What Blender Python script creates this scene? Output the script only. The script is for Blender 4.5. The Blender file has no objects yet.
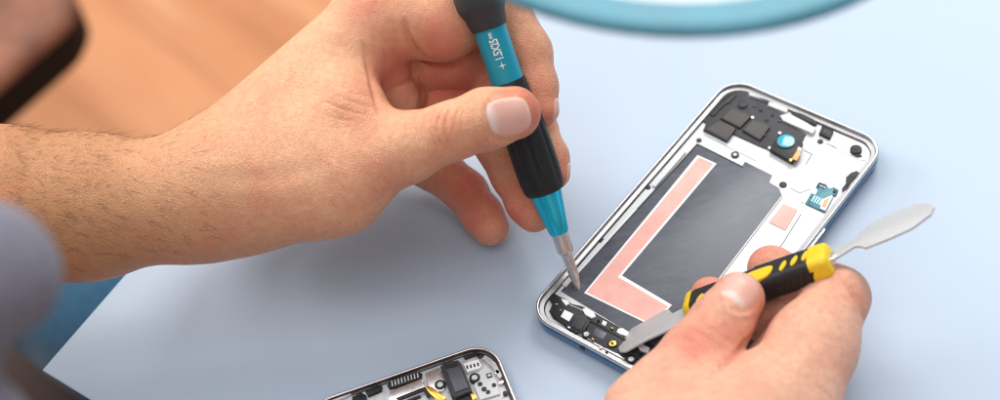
import bpy, bmesh, math, random
import numpy as np
from mathutils import Vector, Matrix
from mathutils.bvhtree import BVHTree

random.seed(7)
rng = np.random.default_rng(11)
SC = bpy.context.scene
COL = SC.collection

# ------------------------------------------------------------------ camera
F = 1600.0                                   # focal length in photo pixels (photo 1000 wide)
CAM = np.array([-0.0769878, -0.3800921, 0.4865868])
M = np.array([[0.9801387, -0.1983134, 0.0],
              [-0.1499731, -0.7412231, 0.6542907],
              [-0.1297546, -0.6412956, -0.7562431]])   # camera axes (right, down, forward) in the columns, world rows


def at(px, py, d):                           # world point seen at a photo pixel, d metres deep
    return CAM + M @ np.array([(px - 500) / F * d, (py - 200) / F * d, d])


def onz(px, py, z):                          # world point seen at a photo pixel on the level plane z
    r = M @ np.array([(px - 500) / F, (py - 200) / F, 1.0])
    return CAM + r * ((z - CAM[2]) / r[2])


def topx(P):
    c = (np.asarray(P) - CAM) @ M
    return 500 + F * c[..., 0] / c[..., 2], 200 + F * c[..., 1] / c[..., 2], c[..., 2]


cd = bpy.data.cameras.new('camera')
cam = bpy.data.objects.new('camera', cd)
COL.objects.link(cam)
mm = Matrix.Identity(4)
for i in range(3):
    mm[i][0] = M[i, 0]; mm[i][1] = -M[i, 1]; mm[i][2] = -M[i, 2]; mm[i][3] = CAM[i]
cam.matrix_world = mm
cd.sensor_width = 36.0
cd.lens = F / 1000 * 36.0
cd.clip_start = 0.01; cd.clip_end = 60
cd.dof.use_dof = True
cd.dof.focus_distance = 0.595
cd.dof.aperture_fstop = 6.2
cd.dof.aperture_blades = 0
SC.camera = cam


# ------------------------------------------------------------------ materials
def mat(name, col, rough=0.5, metal=0.0, spec=0.5, **kw):
    m = bpy.data.materials.new(name)
    m.use_nodes = True
    b = m.node_tree.nodes['Principled BSDF']
    b.inputs['Base Color'].default_value = (*col, 1)
    b.inputs['Roughness'].default_value = rough
    b.inputs['Metallic'].default_value = metal
    b.inputs['Specular IOR Level'].default_value = spec
    for k, v in kw.items():
        b.inputs[k.replace('_', ' ')].default_value = v
    return m


class NT:
    def __init__(s, m):
        s.t = m.node_tree; s.n = s.t.nodes; s.l = s.t.links; s.b = s.n['Principled BSDF']

    def new(s, typ, **kw):
        n = s.n.new(typ)
        for k, v in kw.items():
            if k.startswith('i_'):
                n.inputs[k[2:].replace('_', ' ')].default_value = v
            else:
                setattr(n, k, v)
        return n

    def link(s, a, b): s.l.new(a, b)

    def coords(s, scale=(1, 1, 1), rot=(0, 0, 0), typ='POINT'):
        tc = s.new('ShaderNodeTexCoord'); mp = s.new('ShaderNodeMapping')
        mp.vector_type = typ
        mp.inputs['Scale'].default_value = scale; mp.inputs['Rotation'].default_value = rot
        s.link(tc.outputs['Object'], mp.inputs['Vector'])
        return mp.outputs['Vector']

    def noise(s, vec, scale, detail=3, rough=0.5):
        n = s.new('ShaderNodeTexNoise'); n.inputs['Scale'].default_value = scale
        n.inputs['Detail'].default_value = detail; n.inputs['Roughness'].default_value = rough
        s.link(vec, n.inputs['Vector'])
        return n.outputs['Fac']

    def ramp(s, fac, stops):
        r = s.new('ShaderNodeValToRGB')
        e = r.color_ramp.elements
        while len(e) < len(stops): e.new(0.5)
        for el, (p, c) in zip(e, stops):
            el.position = p; el.color = (*c, 1)
        s.link(fac, r.inputs['Fac'])
        return r.outputs['Color']

    def math(s, op, a, b=None, clamp=False):
        n = s.new('ShaderNodeMath', operation=op, use_clamp=clamp)
        for i, v in enumerate((a, b)):
            if v is None: continue
            if isinstance(v, (int, float)): n.inputs[i].default_value = v
            else: s.link(v, n.inputs[i])
        return n.outputs[0]

    def mix(s, fac, a, b, blend='MIX'):
        n = s.new('ShaderNodeMix', data_type='RGBA', blend_type=blend)
        for sock, v in ((n.inputs[0], fac), (n.inputs[6], a), (n.inputs[7], b)):
            if isinstance(v, (int, float)): sock.default_value = v
            elif isinstance(v, tuple): sock.default_value = (*v, 1)
            else: s.link(v, sock)
        return n.outputs[2]

    def bump(s, h, strength, dist, normal=None):
        b = s.new('ShaderNodeBump'); b.inputs['Strength'].default_value = strength
        b.inputs['Distance'].default_value = dist
        s.link(h, b.inputs['Height'])
        if normal is not None: s.link(normal, b.inputs['Normal'])
        return b.outputs['Normal']


def speckled(name, col, rough=0.5, metal=0.0, amt=0.12, scale=900, bump=0.1, spec=0.5, dist=0.0002):
    """plain colour with fine wear: mottled tone, roughness and bump"""
    m = mat(name, col, rough, metal, spec)
    t = NT(m); v = t.coords()
    n = t.noise(v, scale, 4, 0.6)
    lo = tuple(c * (1 - amt) for c in col); hi = tuple(min(1, c * (1 + amt)) for c in col)
    t.link(t.ramp(n, [(0.3, lo), (0.7, hi)]), t.b.inputs['Base Color'])
    r = t.math('ADD', t.math('MULTIPLY', n, 0.25), max(0.02, rough - 0.12))
    t.link(r, t.b.inputs['Roughness'])
    if bump:
        t.link(t.bump(n, bump, dist), t.b.inputs['Normal'])
    return m


def skin_material(name, base, pink, dark, lines_axis):
    m = mat(name, base, 0.48, 0, 0.35)
    t = NT(m); v = t.coords()
    at_ = t.new('ShaderNodeAttribute', attribute_name='flush')
    at2 = t.new('ShaderNodeAttribute', attribute_name='tan')
    n1 = t.noise(v, 70, 4, 0.6)
    n2 = t.noise(v, 420, 4, 0.65)
    fl = t.math('ADD', t.math('MULTIPLY', at_.outputs['Fac'], 0.9), t.math('ADD', t.math('MULTIPLY', t.math('SUBTRACT', n1, 0.5), 1.3), t.math('MULTIPLY', t.math('SUBTRACT', t.noise(v, 26, 2, 0.5), 0.5), 1.0)), True)
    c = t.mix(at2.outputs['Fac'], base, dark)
    c = t.mix(fl, c, pink)
    c = t.mix(t.math('MULTIPLY', t.math('SUBTRACT', n2, 0.42, True), 1.6), c, tuple(x * f_ for x, f_ in zip(base, (0.66, 0.56, 0.5))))
    t.link(c, t.b.inputs['Base Color'])
    # skin micro relief: fine cells, plus drawn-out lines across the limb
    vo = t.new('ShaderNodeTexVoronoi', feature='DISTANCE_TO_EDGE'); vo.inputs['Scale'].default_value = 1250
    t.link(v, vo.inputs['Vector'])
    vs = t.coords(*lines_axis)
    n3 = t.noise(vs, 260, 3, 0.6)
    n4 = t.noise(v, 1500, 2, 0.6)
    h = t.math('ADD', t.math('MULTIPLY', t.math('MULTIPLY', vo.outputs['Distance'], 4.0, True), 0.45), t.math('MULTIPLY', n3, 1.3))
    h = t.math('ADD', h, t.math('MULTIPLY', n4, 0.5))
    t.link(t.bump(h, 0.65, 0.0007), t.b.inputs['Normal'])
    r = t.math('ADD', t.math('MULTIPLY', n2, 0.3), 0.28)
    t.link(r, t.b.inputs['Roughness'])
    t.b.inputs['Subsurface Weight'].default_value = 0.08
    t.b.inputs['Subsurface Radius'].default_value = (1.0, 0.32, 0.16)
    t.b.inputs['Subsurface Scale'].default_value = 0.0025
    return m


# ------------------------------------------------------------------ object helpers
def thing(name, label, cat, loc=(0, 0, 0), rotz=0.0, group=None):
    o = bpy.data.objects.new(name, None)
    COL.objects.link(o)
    o.empty_display_size = 0.02
    o.location = loc; o.rotation_euler = (0, 0, rotz)
    o['label'] = label; o['category'] = cat
    if group: o['group'] = group
    return o


def frame_of(o):
    while o.parent is not None: o = o.parent
    return o


def to_local(o, P):
    r = frame_of(o)
    P = np.asarray(P, float) - np.array(r.location)
    a = -r.rotation_euler[2]
    c, s = math.cos(a), math.sin(a)
    return np.c_[P[:, 0] * c - P[:, 1] * s, P[:, 0] * s + P[:, 1] * c, P[:, 2]]


def mesh_obj(name, verts, faces, material, parent=None, world=True, smooth=False, sharp=None, label=None):
    if parent is not None and world: verts = to_local(parent, verts)
    me = bpy.data.meshes.new(name)
    me.from_pydata([tuple(map(float, v)) for v in verts], [], [tuple(map(int, f)) for f in faces])
    me.validate(); me.update()
    bm = bmesh.new(); bm.from_mesh(me)
    bmesh.ops.recalc_face_normals(bm, faces=bm.faces)
    bm.to_mesh(me); bm.free()
    if material: me.materials.append(material)
    if smooth:
        for p in me.polygons: p.use_smooth = True
        if sharp is not None:
            me.set_sharp_from_angle(angle=math.radians(sharp))
    o = bpy.data.objects.new(name, me)
    COL.objects.link(o)
    if parent is not None: o.parent = parent
    if label: o['label'] = label
    return o


def bm_obj(name, bm, material, parent=None, smooth=True, sharp=35, label=None):
    bmesh.ops.recalc_face_normals(bm, faces=bm.faces)
    me = bpy.data.meshes.new(name)
    bm.to_mesh(me); bm.free()
    if material: me.materials.append(material)
    if smooth:
        for p in me.polygons: p.use_smooth = True
        me.set_sharp_from_angle(angle=math.radians(sharp))
    o = bpy.data.objects.new(name, me)
    COL.objects.link(o)
    if parent is not None: o.parent = parent
    if label: o['label'] = label
    return o


def add_prism(bm, poly, z0, z1, bev=0.0):
    """solid from a 2-D outline between two heights, its top edge bevelled"""
    n = len(poly)
    lo = [bm.verts.new((p[0], p[1], z0)) for p in poly]
    hi = [bm.verts.new((p[0], p[1], z1)) for p in poly]
    bm.faces.new(lo[::-1]); top = bm.faces.new(hi)
    for i in range(n):
        bm.faces.new((lo[i], lo[(i + 1) % n], hi[(i + 1) % n], hi[i]))
    if bev > 0:
        bm.normal_update()
        bmesh.ops.bevel(bm, geom=list(top.edges), offset=bev, segments=2, affect='EDGES', profile=0.6)


def rrect(w, h, r, seg=10, cx=0.0, cy=0.0):
    pts = []
    for k, (sx, sy) in enumerate(((1, 1), (-1, 1), (-1, -1), (1, -1))):
        for i in range(seg + 1):
            a = math.pi / 2 * (k + i / seg)
            pts.append((cx + sx * (w / 2 - r) + r * math.cos(a), cy + sy * (h / 2 - r) + r * math.sin(a)))
    return pts


def circle(cx, cy, r, n=24):
    return [(cx + r * math.cos(2 * math.pi * i / n), cy + r * math.sin(2 * math.pi * i / n)) for i in range(n)]


def loft(rings, close_ends=True):
    """quads between rings of equal length"""
    v = [p for r in rings for p in r]; n = len(rings[0]); f = []
    for k in range(len(rings) - 1):
        for i in range(n):
            f.append((k * n + i, k * n + (i + 1) % n, (k + 1) * n + (i + 1) % n, (k + 1) * n + i))
    if close_ends:
        f.append(tuple(range(n))[::-1]); f.append(tuple((len(rings) - 1) * n + i for i in range(n)))
    return v, f


def basis(a, hint):
    a = a / np.linalg.norm(a)
    c = hint - a * np.dot(hint, a); c /= np.linalg.norm(c)
    return a, c, np.cross(a, c)


def lathe(A, a, c, s, prof, n=40, rad=None):
    rings = []
    for t, r in prof:
        ring = []
        for i in range(n):
            th = 2 * math.pi * i / n
            rr = r if rad is None else rad(t, r, th)
            ring.append(A + a * t + (c * math.cos(th) + s * math.sin(th)) * rr)
        rings.append(ring)
    return loft(rings)


# ------------------------------------------------------------------ organic bodies: one continuous surface
class Field:
    def __init__(s, lo, hi, h):
        s.lo = np.array(lo, float); s.h = h
        s.n = np.ceil((np.array(hi) - s.lo) / h).astype(int) + 1
        s.ax = [s.lo[i] + h * np.arange(s.n[i], dtype=np.float32) for i in range(3)]
        s.ax = [x.astype(np.float32) for x in s.ax]

    def empty(s): return np.full(s.n, 0.05, np.float32)

    def cone(s, D, a, ra, b, rb, k, flat=None):
        """smooth union of a tapered capsule into D"""
        pad = max(ra, rb) * 1.35 + 0.012
        lo = np.minimum(a, b) - pad; hi = np.maximum(a, b) + pad
        i0 = np.clip(((lo - s.lo) / s.h).astype(int), 0, s.n); i1 = np.clip(((hi - s.lo) / s.h).astype(int) + 1, 0, s.n)
        if np.any(i1 <= i0): return
        sl = tuple(slice(x, y) for x, y in zip(i0, i1))
        X = s.ax[0][sl[0]][:, None, None]; Y = s.ax[1][sl[1]][None, :, None]; Z = s.ax[2][sl[2]][None, None, :]
        ab = (b - a).astype(np.float32); L = float(ab @ ab) + 1e-12
        dx, dy, dz = X - a[0], Y - a[1], Z - a[2]
        t = np.clip((dx * ab[0] + dy * ab[1] + dz * ab[2]) / L, 0, 1)
        ex, ey, ez = dx - ab[0] * t, dy - ab[1] * t, dz - ab[2] * t
        q = ex * ex + ey * ey + ez * ez
        if flat is not None:
            ax, f = flat
            q = q + (f * f - 1) * (ex * ax[0] + ey * ax[1] + ez * ax[2]) ** 2
        d = np.sqrt(q) - (ra + (rb - ra) * t)
        o = D[sl]
        if k > 0:
            hh = np.maximum(k - np.abs(o - d), 0) / k
            D[sl] = np.minimum(o, d) - hh * hh * k * 0.25
        else:
            D[sl] = np.minimum(o, d)

    def chain(s, D, pts, k=0.002):
        for (a, ra), (b, rb) in zip(pts[:-1], pts[1:]):
            s.cone(D, a, ra, b, rb, k)

    @staticmethod
    def smin(A, B, k):
        hh = np.maximum(k - np.abs(A - B), 0) / k
        return np.minimum(A, B) - hh * hh * k * 0.25

    def surface(s, D):
        import openvdb
        g = openvdb.FloatGrid(0.05)
        g.copyFromArray(D)
        r = g.convertToQuads(0.0)
        P, Q = r[0], r[-1]
        return s.lo + np.asarray(P, float) * s.h, np.asarray(Q)


def normals_of(V, Q):
    n = np.cross(V[Q[:, 2]] - V[Q[:, 0]], V[Q[:, 3]] - V[Q[:, 1]])
    N = np.zeros_like(V)
    for k in range(4): np.add.at(N, Q[:, k], n)
    return N / (np.linalg.norm(N, axis=1, keepdims=True) + 1e-12)


def relax(V, Q, it=2, w=0.5):
    for _ in range(it):
        S = np.zeros_like(V); c = np.zeros(len(V))
        for a, b in ((0, 1), (1, 2), (2, 3), (3, 0)):
            np.add.at(S, Q[:, a], V[Q[:, b]]); np.add.at(S, Q[:, b], V[Q[:, a]])
            np.add.at(c, Q[:, a], 1); np.add.at(c, Q[:, b], 1)
        V = V * (1 - w) + w * S / c[:, None]
    return V


def seg_dist(x, y, poly):
    d = np.full(x.shape, 1e9); par = np.zeros(x.shape)
    tot = sum(math.hypot(c - a, e - b) for (a, b), (c, e) in zip(poly[:-1], poly[1:])); run = 0.0
    for (x0, y0), (x1, y1) in zip(poly[:-1], poly[1:]):
        ux, uy = x1 - x0, y1 - y0
        t = np.clip(((x - x0) * ux + (y - y0) * uy) / (ux * ux + uy * uy + 1e-9), 0, 1)
        dd = np.hypot(x - x0 - ux * t, y - y0 - uy * t)
        ln = math.hypot(ux, uy)
        par = np.where(dd < d, (run + t * ln) / tot, par); run += ln
        d = np.minimum(d, dd)
    return d, par


def chaikin(poly, it=2):
    for _ in range(it):
        q = [poly[0]]
        for (a, b), (c, d) in zip(poly[:-1], poly[1:]):
            q += [(a * .75 + c * .25, b * .75 + d * .25), (a * .25 + c * .75, b * .25 + d * .75)]
        poly = q + [poly[-1]]
    return poly


def vdw(px, py, d, r):                       # a joint: pixel, depth, radius in pixels at that depth
    return at(px, py, d), r * d / F


def pr(o, name, vals):
    a = o.data.attributes.new(name, 'FLOAT', 'POINT')
    a.data.foreach_set('value', np.asarray(vals, np.float32))


def sculpt(V, N, creases):
    """press creases (negative) or raise folds along drawn lines on the camera-near side of the skin"""
    x, y, d = topx(V)
    view = CAM - V; view /= np.linalg.norm(view, axis=1, keepdims=True)
    facing = np.clip((np.einsum('ij,ij->i', N, view) + 0.1) / 0.4, 0, 1)
    off = np.zeros(len(V))
    for poly, w, h, dmin, dmax in creases:
        poly = chaikin(poly)
        sd, par = seg_dist(x, y, poly)
        g = np.exp(-(sd / w) ** 2) * ((d > dmin) & (d < dmax)) * np.clip(par * (1 - par) * 5.5, 0, 1)
        off += g * h * facing
    return V + N * off[:, None]


def nail_patch(name, bvh, C0, along, up, half_l, half_w, material, parent, lift=0.0005, power=3.2, reach=0.02, lun=-0.55):
    """curved plate laid on the finger surface: 'along' towards the tip, 'up' away from the finger"""
    along, up, side = basis(along, up)
    nu, nv = 26, 22
    V, idx, attr = [], {}, []
    for i in range(nu + 1):
        for j in range(nv + 1):
            u = -1 + 2 * i / nu; v = -1 + 2 * j / nv
            # square grid mapped onto a superellipse
            m_ = max(abs(u), abs(v)) + 1e-9
            k = m_ / ((abs(u) ** power + abs(v) ** power) ** (1 / power) + 1e-9)
            uu, vv = u * k, v * k
            p = C0 + along * uu * half_l + side * vv * half_w + up * reach
            hit = bvh.ray_cast(Vector(p), Vector(-up))
            q = np.array(hit[0]) if hit[0] is not None else C0
            e = 1 - m_
            q = q + up * (lift * min(1, e * 5) - 0.0003 * (e < 0.02))
            idx[i, j] = len(V); V.append(q); attr.append((uu, vv))
    fc = [(idx[i, j], idx[i + 1, j], idx[i + 1, j + 1], idx[i, j + 1]) for i in range(nu) for j in range(nv)]
    Vn = relax(np.array(V), np.array(fc), 2, 0.4)
    o = mesh_obj(name, Vn, fc, material, parent, smooth=True)
    if o.data.polygons[0].normal.dot(Vector(up)) < 0: o.data.flip_normals()
    pr(o, 'along', [a[0] for a in attr])
    pr(o, 'across', [a[1] for a in attr])
    return o


def nail_material():
    m = mat('nail', (0.72, 0.45, 0.38), 0.36, 0, 0.4)
    t = NT(m)
    a = t.new('ShaderNodeAttribute', attribute_name='along').outputs['Fac']
    b = t.new('ShaderNodeAttribute', attribute_name='across').outputs['Fac']
    aa = t.math('ADD', a, t.math('MULTIPLY', t.math('MULTIPLY', b, b), 0.25))
    f = t.math('ADD', t.math('MULTIPLY', aa, 0.5), 0.5)
    c = t.ramp(f, [(0.0, (0.78, 0.60, 0.55)), (0.16, (0.78, 0.58, 0.53)), (0.30, (0.76, 0.43, 0.35)),
                   (0.88, (0.78, 0.44, 0.36)), (0.97, (0.82, 0.54, 0.44))])
    n = t.new('ShaderNodeTexNoise'); n.inputs['Scale'].default_value = 26
    n.noise_dimensions = '1D'
    t.link(t.math('MULTIPLY', b, 1.0), n.inputs['W'])
    t.link(c, t.b.inputs['Base Color'])
    t.link(t.bump(n.outputs['Fac'], 0.12, 0.0001), t.b.inputs['Normal'])
    t.b.inputs['Subsurface Weight'].default_value = 0.12
    t.b.inputs['Subsurface Scale'].default_value = 0.002
    return m


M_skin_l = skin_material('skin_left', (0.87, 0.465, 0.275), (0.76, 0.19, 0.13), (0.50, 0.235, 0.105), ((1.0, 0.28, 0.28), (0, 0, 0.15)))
M_skin_r = skin_material('skin_right', (0.88, 0.49, 0.335), (0.78, 0.20, 0.15), (0.68, 0.36, 0.22), ((0.4, 1.0, 0.4), (0, 0, 0.2)))
M_nail = nail_material()


def fabric(name, col, scale=900):
    m = mat(name, col, 0.85, 0, 0.2)
    t = NT(m); v = t.coords()
    n = t.noise(v, scale, 3, 0.6); n2 = t.noise(v, 25, 3, 0.5)
    t.link(t.ramp(n, [(0.3, tuple(c * .8 for c in col)), (0.7, tuple(min(1, c * 1.15) for c in col))]), t.b.inputs['Base Color'])
    t.link(t.bump(t.math('ADD', t.math('MULTIPLY', n2, 3.0), n), 0.35, 0.002), t.b.inputs['Normal'])
    t.b.inputs['Sheen Weight'].default_value = 0.2
    return m


# ------------------------------------------------------------------ the left hand with its forearm
def left_hand():
    h = 0.00062
    pts = [at(-75, 205, .585), at(575, 130, .58), at(480, 245, .62)]
    D0 = Field((-0.462, -0.035, 0.002), (-0.035, 0.155, 0.165), h)
    W = lambda *a: vdw(*a)
    palm = D0.empty()
    # forearm and wrist
    fore = [W(-430, 232, .600, 100), W(-140, 212, .588, 90), W(0, 208, .587, 79), W(90, 207, .586, 70), W(172, 200, .584, 58), W(235, 185, .583, 60)]
    D0.chain(palm, fore, 0.008)
    # hand body: index side of the back of the hand, thumb base, web
    for a, b, k in ((W(232, 172, .583, 62), W(362, 36, .588, 44), .012),
                    (W(212, 202, .580, 54), W(340, 190, .571, 46), .012),
                    (W(275, 165, .578, 56), W(340, 108, .575, 44), .008),
                    (W(330, 150, .572, 50), W(354, 126, .571, 36), .008),
                    (W(240, 168, .600, 54), W(375, 47, .612, 40), .012),
                    (W(240, 178, .615, 50), W(372, 85, .630, 40), .012),
                    (W(240, 190, .620, 44), W(372, 118, .643, 36), .012)):
        D0.cone(palm, a[0], a[1], b[0], b[1], k)
    # folds of the palm seen inside the curl of the hand
    D0.cone(palm, at(376, 58, .592), 25 * .592 / F, at(400, 98, .602), 21 * .6 / F, .006)
    out = palm.copy()
    k_base = 0.003
    fingers = [
        # thumb
        [W(320, 185, .571, 44), W(372, 160, .568, 38), W(405, 148, .566, 35), W(452, 131, .564, 28.5), W(486, 119, .564, 30), W(514, 113, .5655, 27)],
        # index: out past the frame's top and back down behind the handle
        [W(372, 18, .588, 42), W(442, 23, .590, 37), W(497, 2, .600, 29), W(526, 52, .599, 25), W(536, 86, .596, 21), W(541, 110, .593, 17.5)],
        # middle
        [W(385, 60, .612, 40), W(452, 54, .612, 33), W(488, 66, .619, 27), W(532, 128, .608, 24), W(548, 158, .604, 20), W(553, 174, .602, 16.5)],
        # ring
        [W(385, 95, .630, 38), W(440, 98, .624, 34), W(486, 122, .628, 27), W(514, 175, .618, 22), W(527, 203, .612, 20), W(534, 214, .609, 18.5)],
        # little
        [W(385, 125, .640, 34), W(430, 163, .638, 25), W(466, 192, .631, 21), W(482, 215, .624, 20), W(490, 227, .620, 19)],
    ]
    for i, ch in enumerate(fingers):
        Fd = D0.empty()
        D0.chain(Fd, ch, 0.0035)
        out = np.minimum(out, D0.smin(palm, Fd, 0.008 if i == 0 else k_base))
    V, Q = D0.surface(out)
    V = relax(V, Q, 3, 0.5)
    N = normals_of(V, Q)
    if np.mean(np.einsum('ij,ij->i', N, V - V.mean(0))) < 0:
        Q = Q[:, ::-1]; N = -N
    mm_ = 0.001
    cr = []
    # creases over the thumb joint
    for x0, b, d, w in ((436, -5, -.65, 1.4), (443, -7, -1.1, 1.3), (450, -6, -1.1, 1.3), (457, -3, -.6, 1.3), (429, -4, -.4, 1.4), (463, -2, -.4, 1.3)):
        cr.append(([(x0 + 4, 104), (x0 + b, 120), (x0 + b + 1, 138), (x0 + 3, 156)], w, d * mm_, .50, .565))
    for x0 in (425, 470):
        cr.append(([(x0, 116), (x0 - 3, 130), (x0, 146)], 2.0, -.15 * mm_, .50, .565))
    # skin folds fanning from the web
    for (x0, y0, x1, y1, dd) in ((320, 100, 372, 116, -.5), (330, 92, 376, 108, -.5), (335, 84, 375, 99, -.35), (318, 112, 360, 121, -.3), (340, 74, 372, 88, -.35),
                                 (342, 64, 368, 76, -.3), (310, 124, 352, 127, -.2), (325, 80, 350, 88, -.2)):
        cr.append(([(x0, y0), ((x0 + x1) / 2, (y0 + y1) / 2 + 3), (x1, y1)], 1.25, dd * .75 * mm_, .50, .585))
    for (x0, y0, x1, y1) in ((325, 96, 374, 112), (333, 88, 375, 104), (339, 70, 372, 83)):
        cr.append(([(x0, y0), ((x0 + x1) / 2, (y0 + y1) / 2 + 3), (x1, y1)], 2.2, .05 * mm_, .50, .585))
    # crease at the root of the index finger, palm folds
    cr.append(([(418, 58), (422, 76), (424, 96), (420, 112)], 2.8, -1.6 * mm_, .50, .635))
    cr.append(([(362, 38), (368, 62), (374, 90), (381, 118)], 3.0, -1.1 * mm_, .50, .60))
    cr.append(([(404, 16), (407, 34), (414, 50), (428, 63), (450, 66), (470, 60)], 3.2, -2.2 * mm_, .50, .615))
    cr.append(([(395, 28), (397, 45), (400, 60)], 3.5, -.3 * mm_, .50, .61))
    cr.append(([(381, 32), (386, 52), (386, 70)], 3.5, -.35 * mm_, .50, .61))
    cr.append(([(371, 45), (376, 70), (380, 95)], 3.5, -.3 * mm_, .50, .61))
    cr.append(([(386, 92), (400, 88), (414, 78), (420, 64)], 3.2, -.8 * mm_, .50, .63))
    # wrist
    for k in range(9):
        x0 = 160 + k * 7 + rng.uniform(-2, 2)
        cr.append(([(x0, 150 + k), (x0 + 3, 180), (x0 + rng.uniform(-3, 5), 215 + rng.uniform(-10, 20))], 1.6, -.07 * mm_, .50, .6))
    cr.append(([(163, 205), (170, 222), (178, 236)], 5, -.3 * mm_, .50, .6))
    # tendon and bone under the skin
    cr.append(([(180, 165), (250, 165), (320, 150)], 11, .3 * mm_, .50, .59))
    cr.append(([(205, 190), (260, 195), (330, 180)], 10, .2 * mm_, .50, .59))
    cr.append(([(215, 178), (270, 180), (320, 168)], 9, -.2 * mm_, .50, .59))
    cr.append(([(250, 110), (300, 62), (345, 20)], 10, .3 * mm_, .50, .60))
    # nail fold of the thumb
    fold = [(489, 98), (486, 108), (486, 124), (491, 137), (505, 141), (520, 139), (532, 133)]
    cr.append((fold, 1.7, -.45 * mm_, .50, .57))
    cr.append(([(484, 95), (481, 108), (481, 125), (486, 140), (503, 146), (522, 143)], 2.6, .35 * mm_, .50, .57))
    cr.append(([(489, 98), (500, 93), (515, 92), (528, 95)], 1.7, -.4 * mm_, .50, .57))
    V = sculpt(V, N, cr)
    V = relax(V, Q, 1, 0.3)
    x, y, d = topx(V)
    root = thing('hand', 'bare left hand and forearm coming in from the left, pinching the blue and black screwdriver', 'hand', at(200, 200, .585))
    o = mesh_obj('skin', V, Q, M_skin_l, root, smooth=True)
    fl = np.zeros(len(V))
    def spot(px, py, dep, r, s):
        nonlocal fl
        c = at(px, py, dep)
        q = np.linalg.norm(V - c, axis=1) / (r * dep / F)
        fl = np.maximum(fl, s * np.exp(-q * q))
    spot(455, 128, .545, 40, .55); spot(530, 112, .56, 26, .9); spot(480, 140, .555, 25, .5); spot(355, 105, .56, 40, .2)
    spot(390, 75, .59, 45, .95); spot(445, 45, .58, 45, .75); spot(350, 5, .57, 45, .45); spot(455, 85, .61, 60, 1.0)
    spot(545, 110, .59, 30, .8); spot(553, 175, .6, 30, .8); spot(525, 210, .61, 50, 1.0); spot(485, 215, .62, 60, 1.0)  # redder fingertips; full strength also darkens the curled fingers to suggest shade
    spot(290, 85, .57, 25, .4); spot(400, 160, .56, 60, .25); spot(510, 60, .6, 40, .6)
    pr(o, 'flush', fl)
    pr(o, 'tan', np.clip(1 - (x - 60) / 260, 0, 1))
    VL = V; bvh = BVHTree.FromPolygons([tuple(v) for v in VL], [tuple(map(int, q)) for q in Q])
    viewd = CAM - at(512, 115, .565); viewd /= np.linalg.norm(viewd)
    a_ = at(536, 108, .565) - at(488, 120, .565)
    nail_patch('fingernail', bvh, at(509, 115.5, .556), a_, viewd + 0.16 * (M @ np.array([0, -1, 0])), 23 * .556 / F, 20 * .556 / F, M_nail, root, lift=.00032, power=2.9)
    # nails of the fingertips behind the handle, seen edge-on
    dirx = M @ np.array([0.95, 0.05, -0.28])
    nail_patch('fingernail', bvh, at(552, 110, .592), at(543, 124, .593) - at(538, 92, .596), dirx, 11 * .592 / F, 8.5 * .592 / F, M_nail, root, lift=.0004)
    nail_patch('fingernail', bvh, at(562, 175, .602), at(556, 188, .602) - at(549, 160, .604), dirx, 10 * .602 / F, 8 * .602 / F, M_nail, root, lift=.0004)
    # grey shirt sleeve that the forearm comes out of, beyond the left edge
    A0, B0 = at(-300, 223, .594), at(-620, 246, .61)
    sa, sc, ss = basis(B0 - A0, CAM - A0); sl = np.linalg.norm(B0 - A0)
    v_, f_ = lathe(A0, sa, sc, ss, [(.012, .034), (.001, .0375), (0, .0395), (.002, .041), (.02, .042), (.05, .044), (sl * .7, .047), (sl, .05)], 48,
                   rad=lambda t, r, th: r + .0012 * math.sin(3 * th + 90 * t) + .0008 * math.sin(5 * th - 140 * t))
    mesh_obj('sleeve', np.array(v_), f_, fabric('sleeve_cotton', (0.20, 0.19, 0.235)), root, smooth=True, sharp=70)
    # short dark hairs along the forearm and wrist
    cand = np.where((x > 2) & (x < 215) & (N[:, 2] > -0.1))[0]
    hv, hf = [], []
    ax = at(170, 200, .58) - at(20, 208, .58); ax /= np.linalg.norm(ax)
    for i in rng.choice(cand, 1500):
        if rng.random() < (x[i] - 60) / 260: continue
        p = V[i]; n = N[i]
        dr = ax * rng.uniform(.5, 1.0) + n * rng.uniform(.25, .5) + np.array(rng.normal(0, .17, 3)) + (M @ np.array([0, 1, 0])) * rng.uniform(-.1, .5)
        dr -= n * min(0, dr @ n); dr /= np.linalg.norm(dr)
        L = rng.uniform(.003, .0075); s_ = np.cross(dr, n); s_ /= np.linalg.norm(s_) + 1e-9
        r = rng.uniform(.00004, .00008); b0 = len(hv)
        for k in range(4):
            t_ = k / 3; c = p + dr * L * t_ - n * (L * .25 * t_ * t_) - n * .0001
            w = r * (1 - .8 * t_)
            hv += [c + s_ * w, c - s_ * w * .5 + n * w * .87, c - s_ * w * .5 - n * w * .87]
        for k in range(3):
            for q in range(3):
                hf.append((b0 + k * 3 + q, b0 + k * 3 + (q + 1) % 3, b0 + k * 3 + 3 + (q + 1) % 3, b0 + k * 3 + 3 + q))
    hair = mesh_obj('arm_hair', np.array(hv), hf, mat('body_hair', (0.10, 0.05, 0.028), 0.5), root, smooth=True)
    hair['kind'] = 'stuff'
    return root


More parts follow.
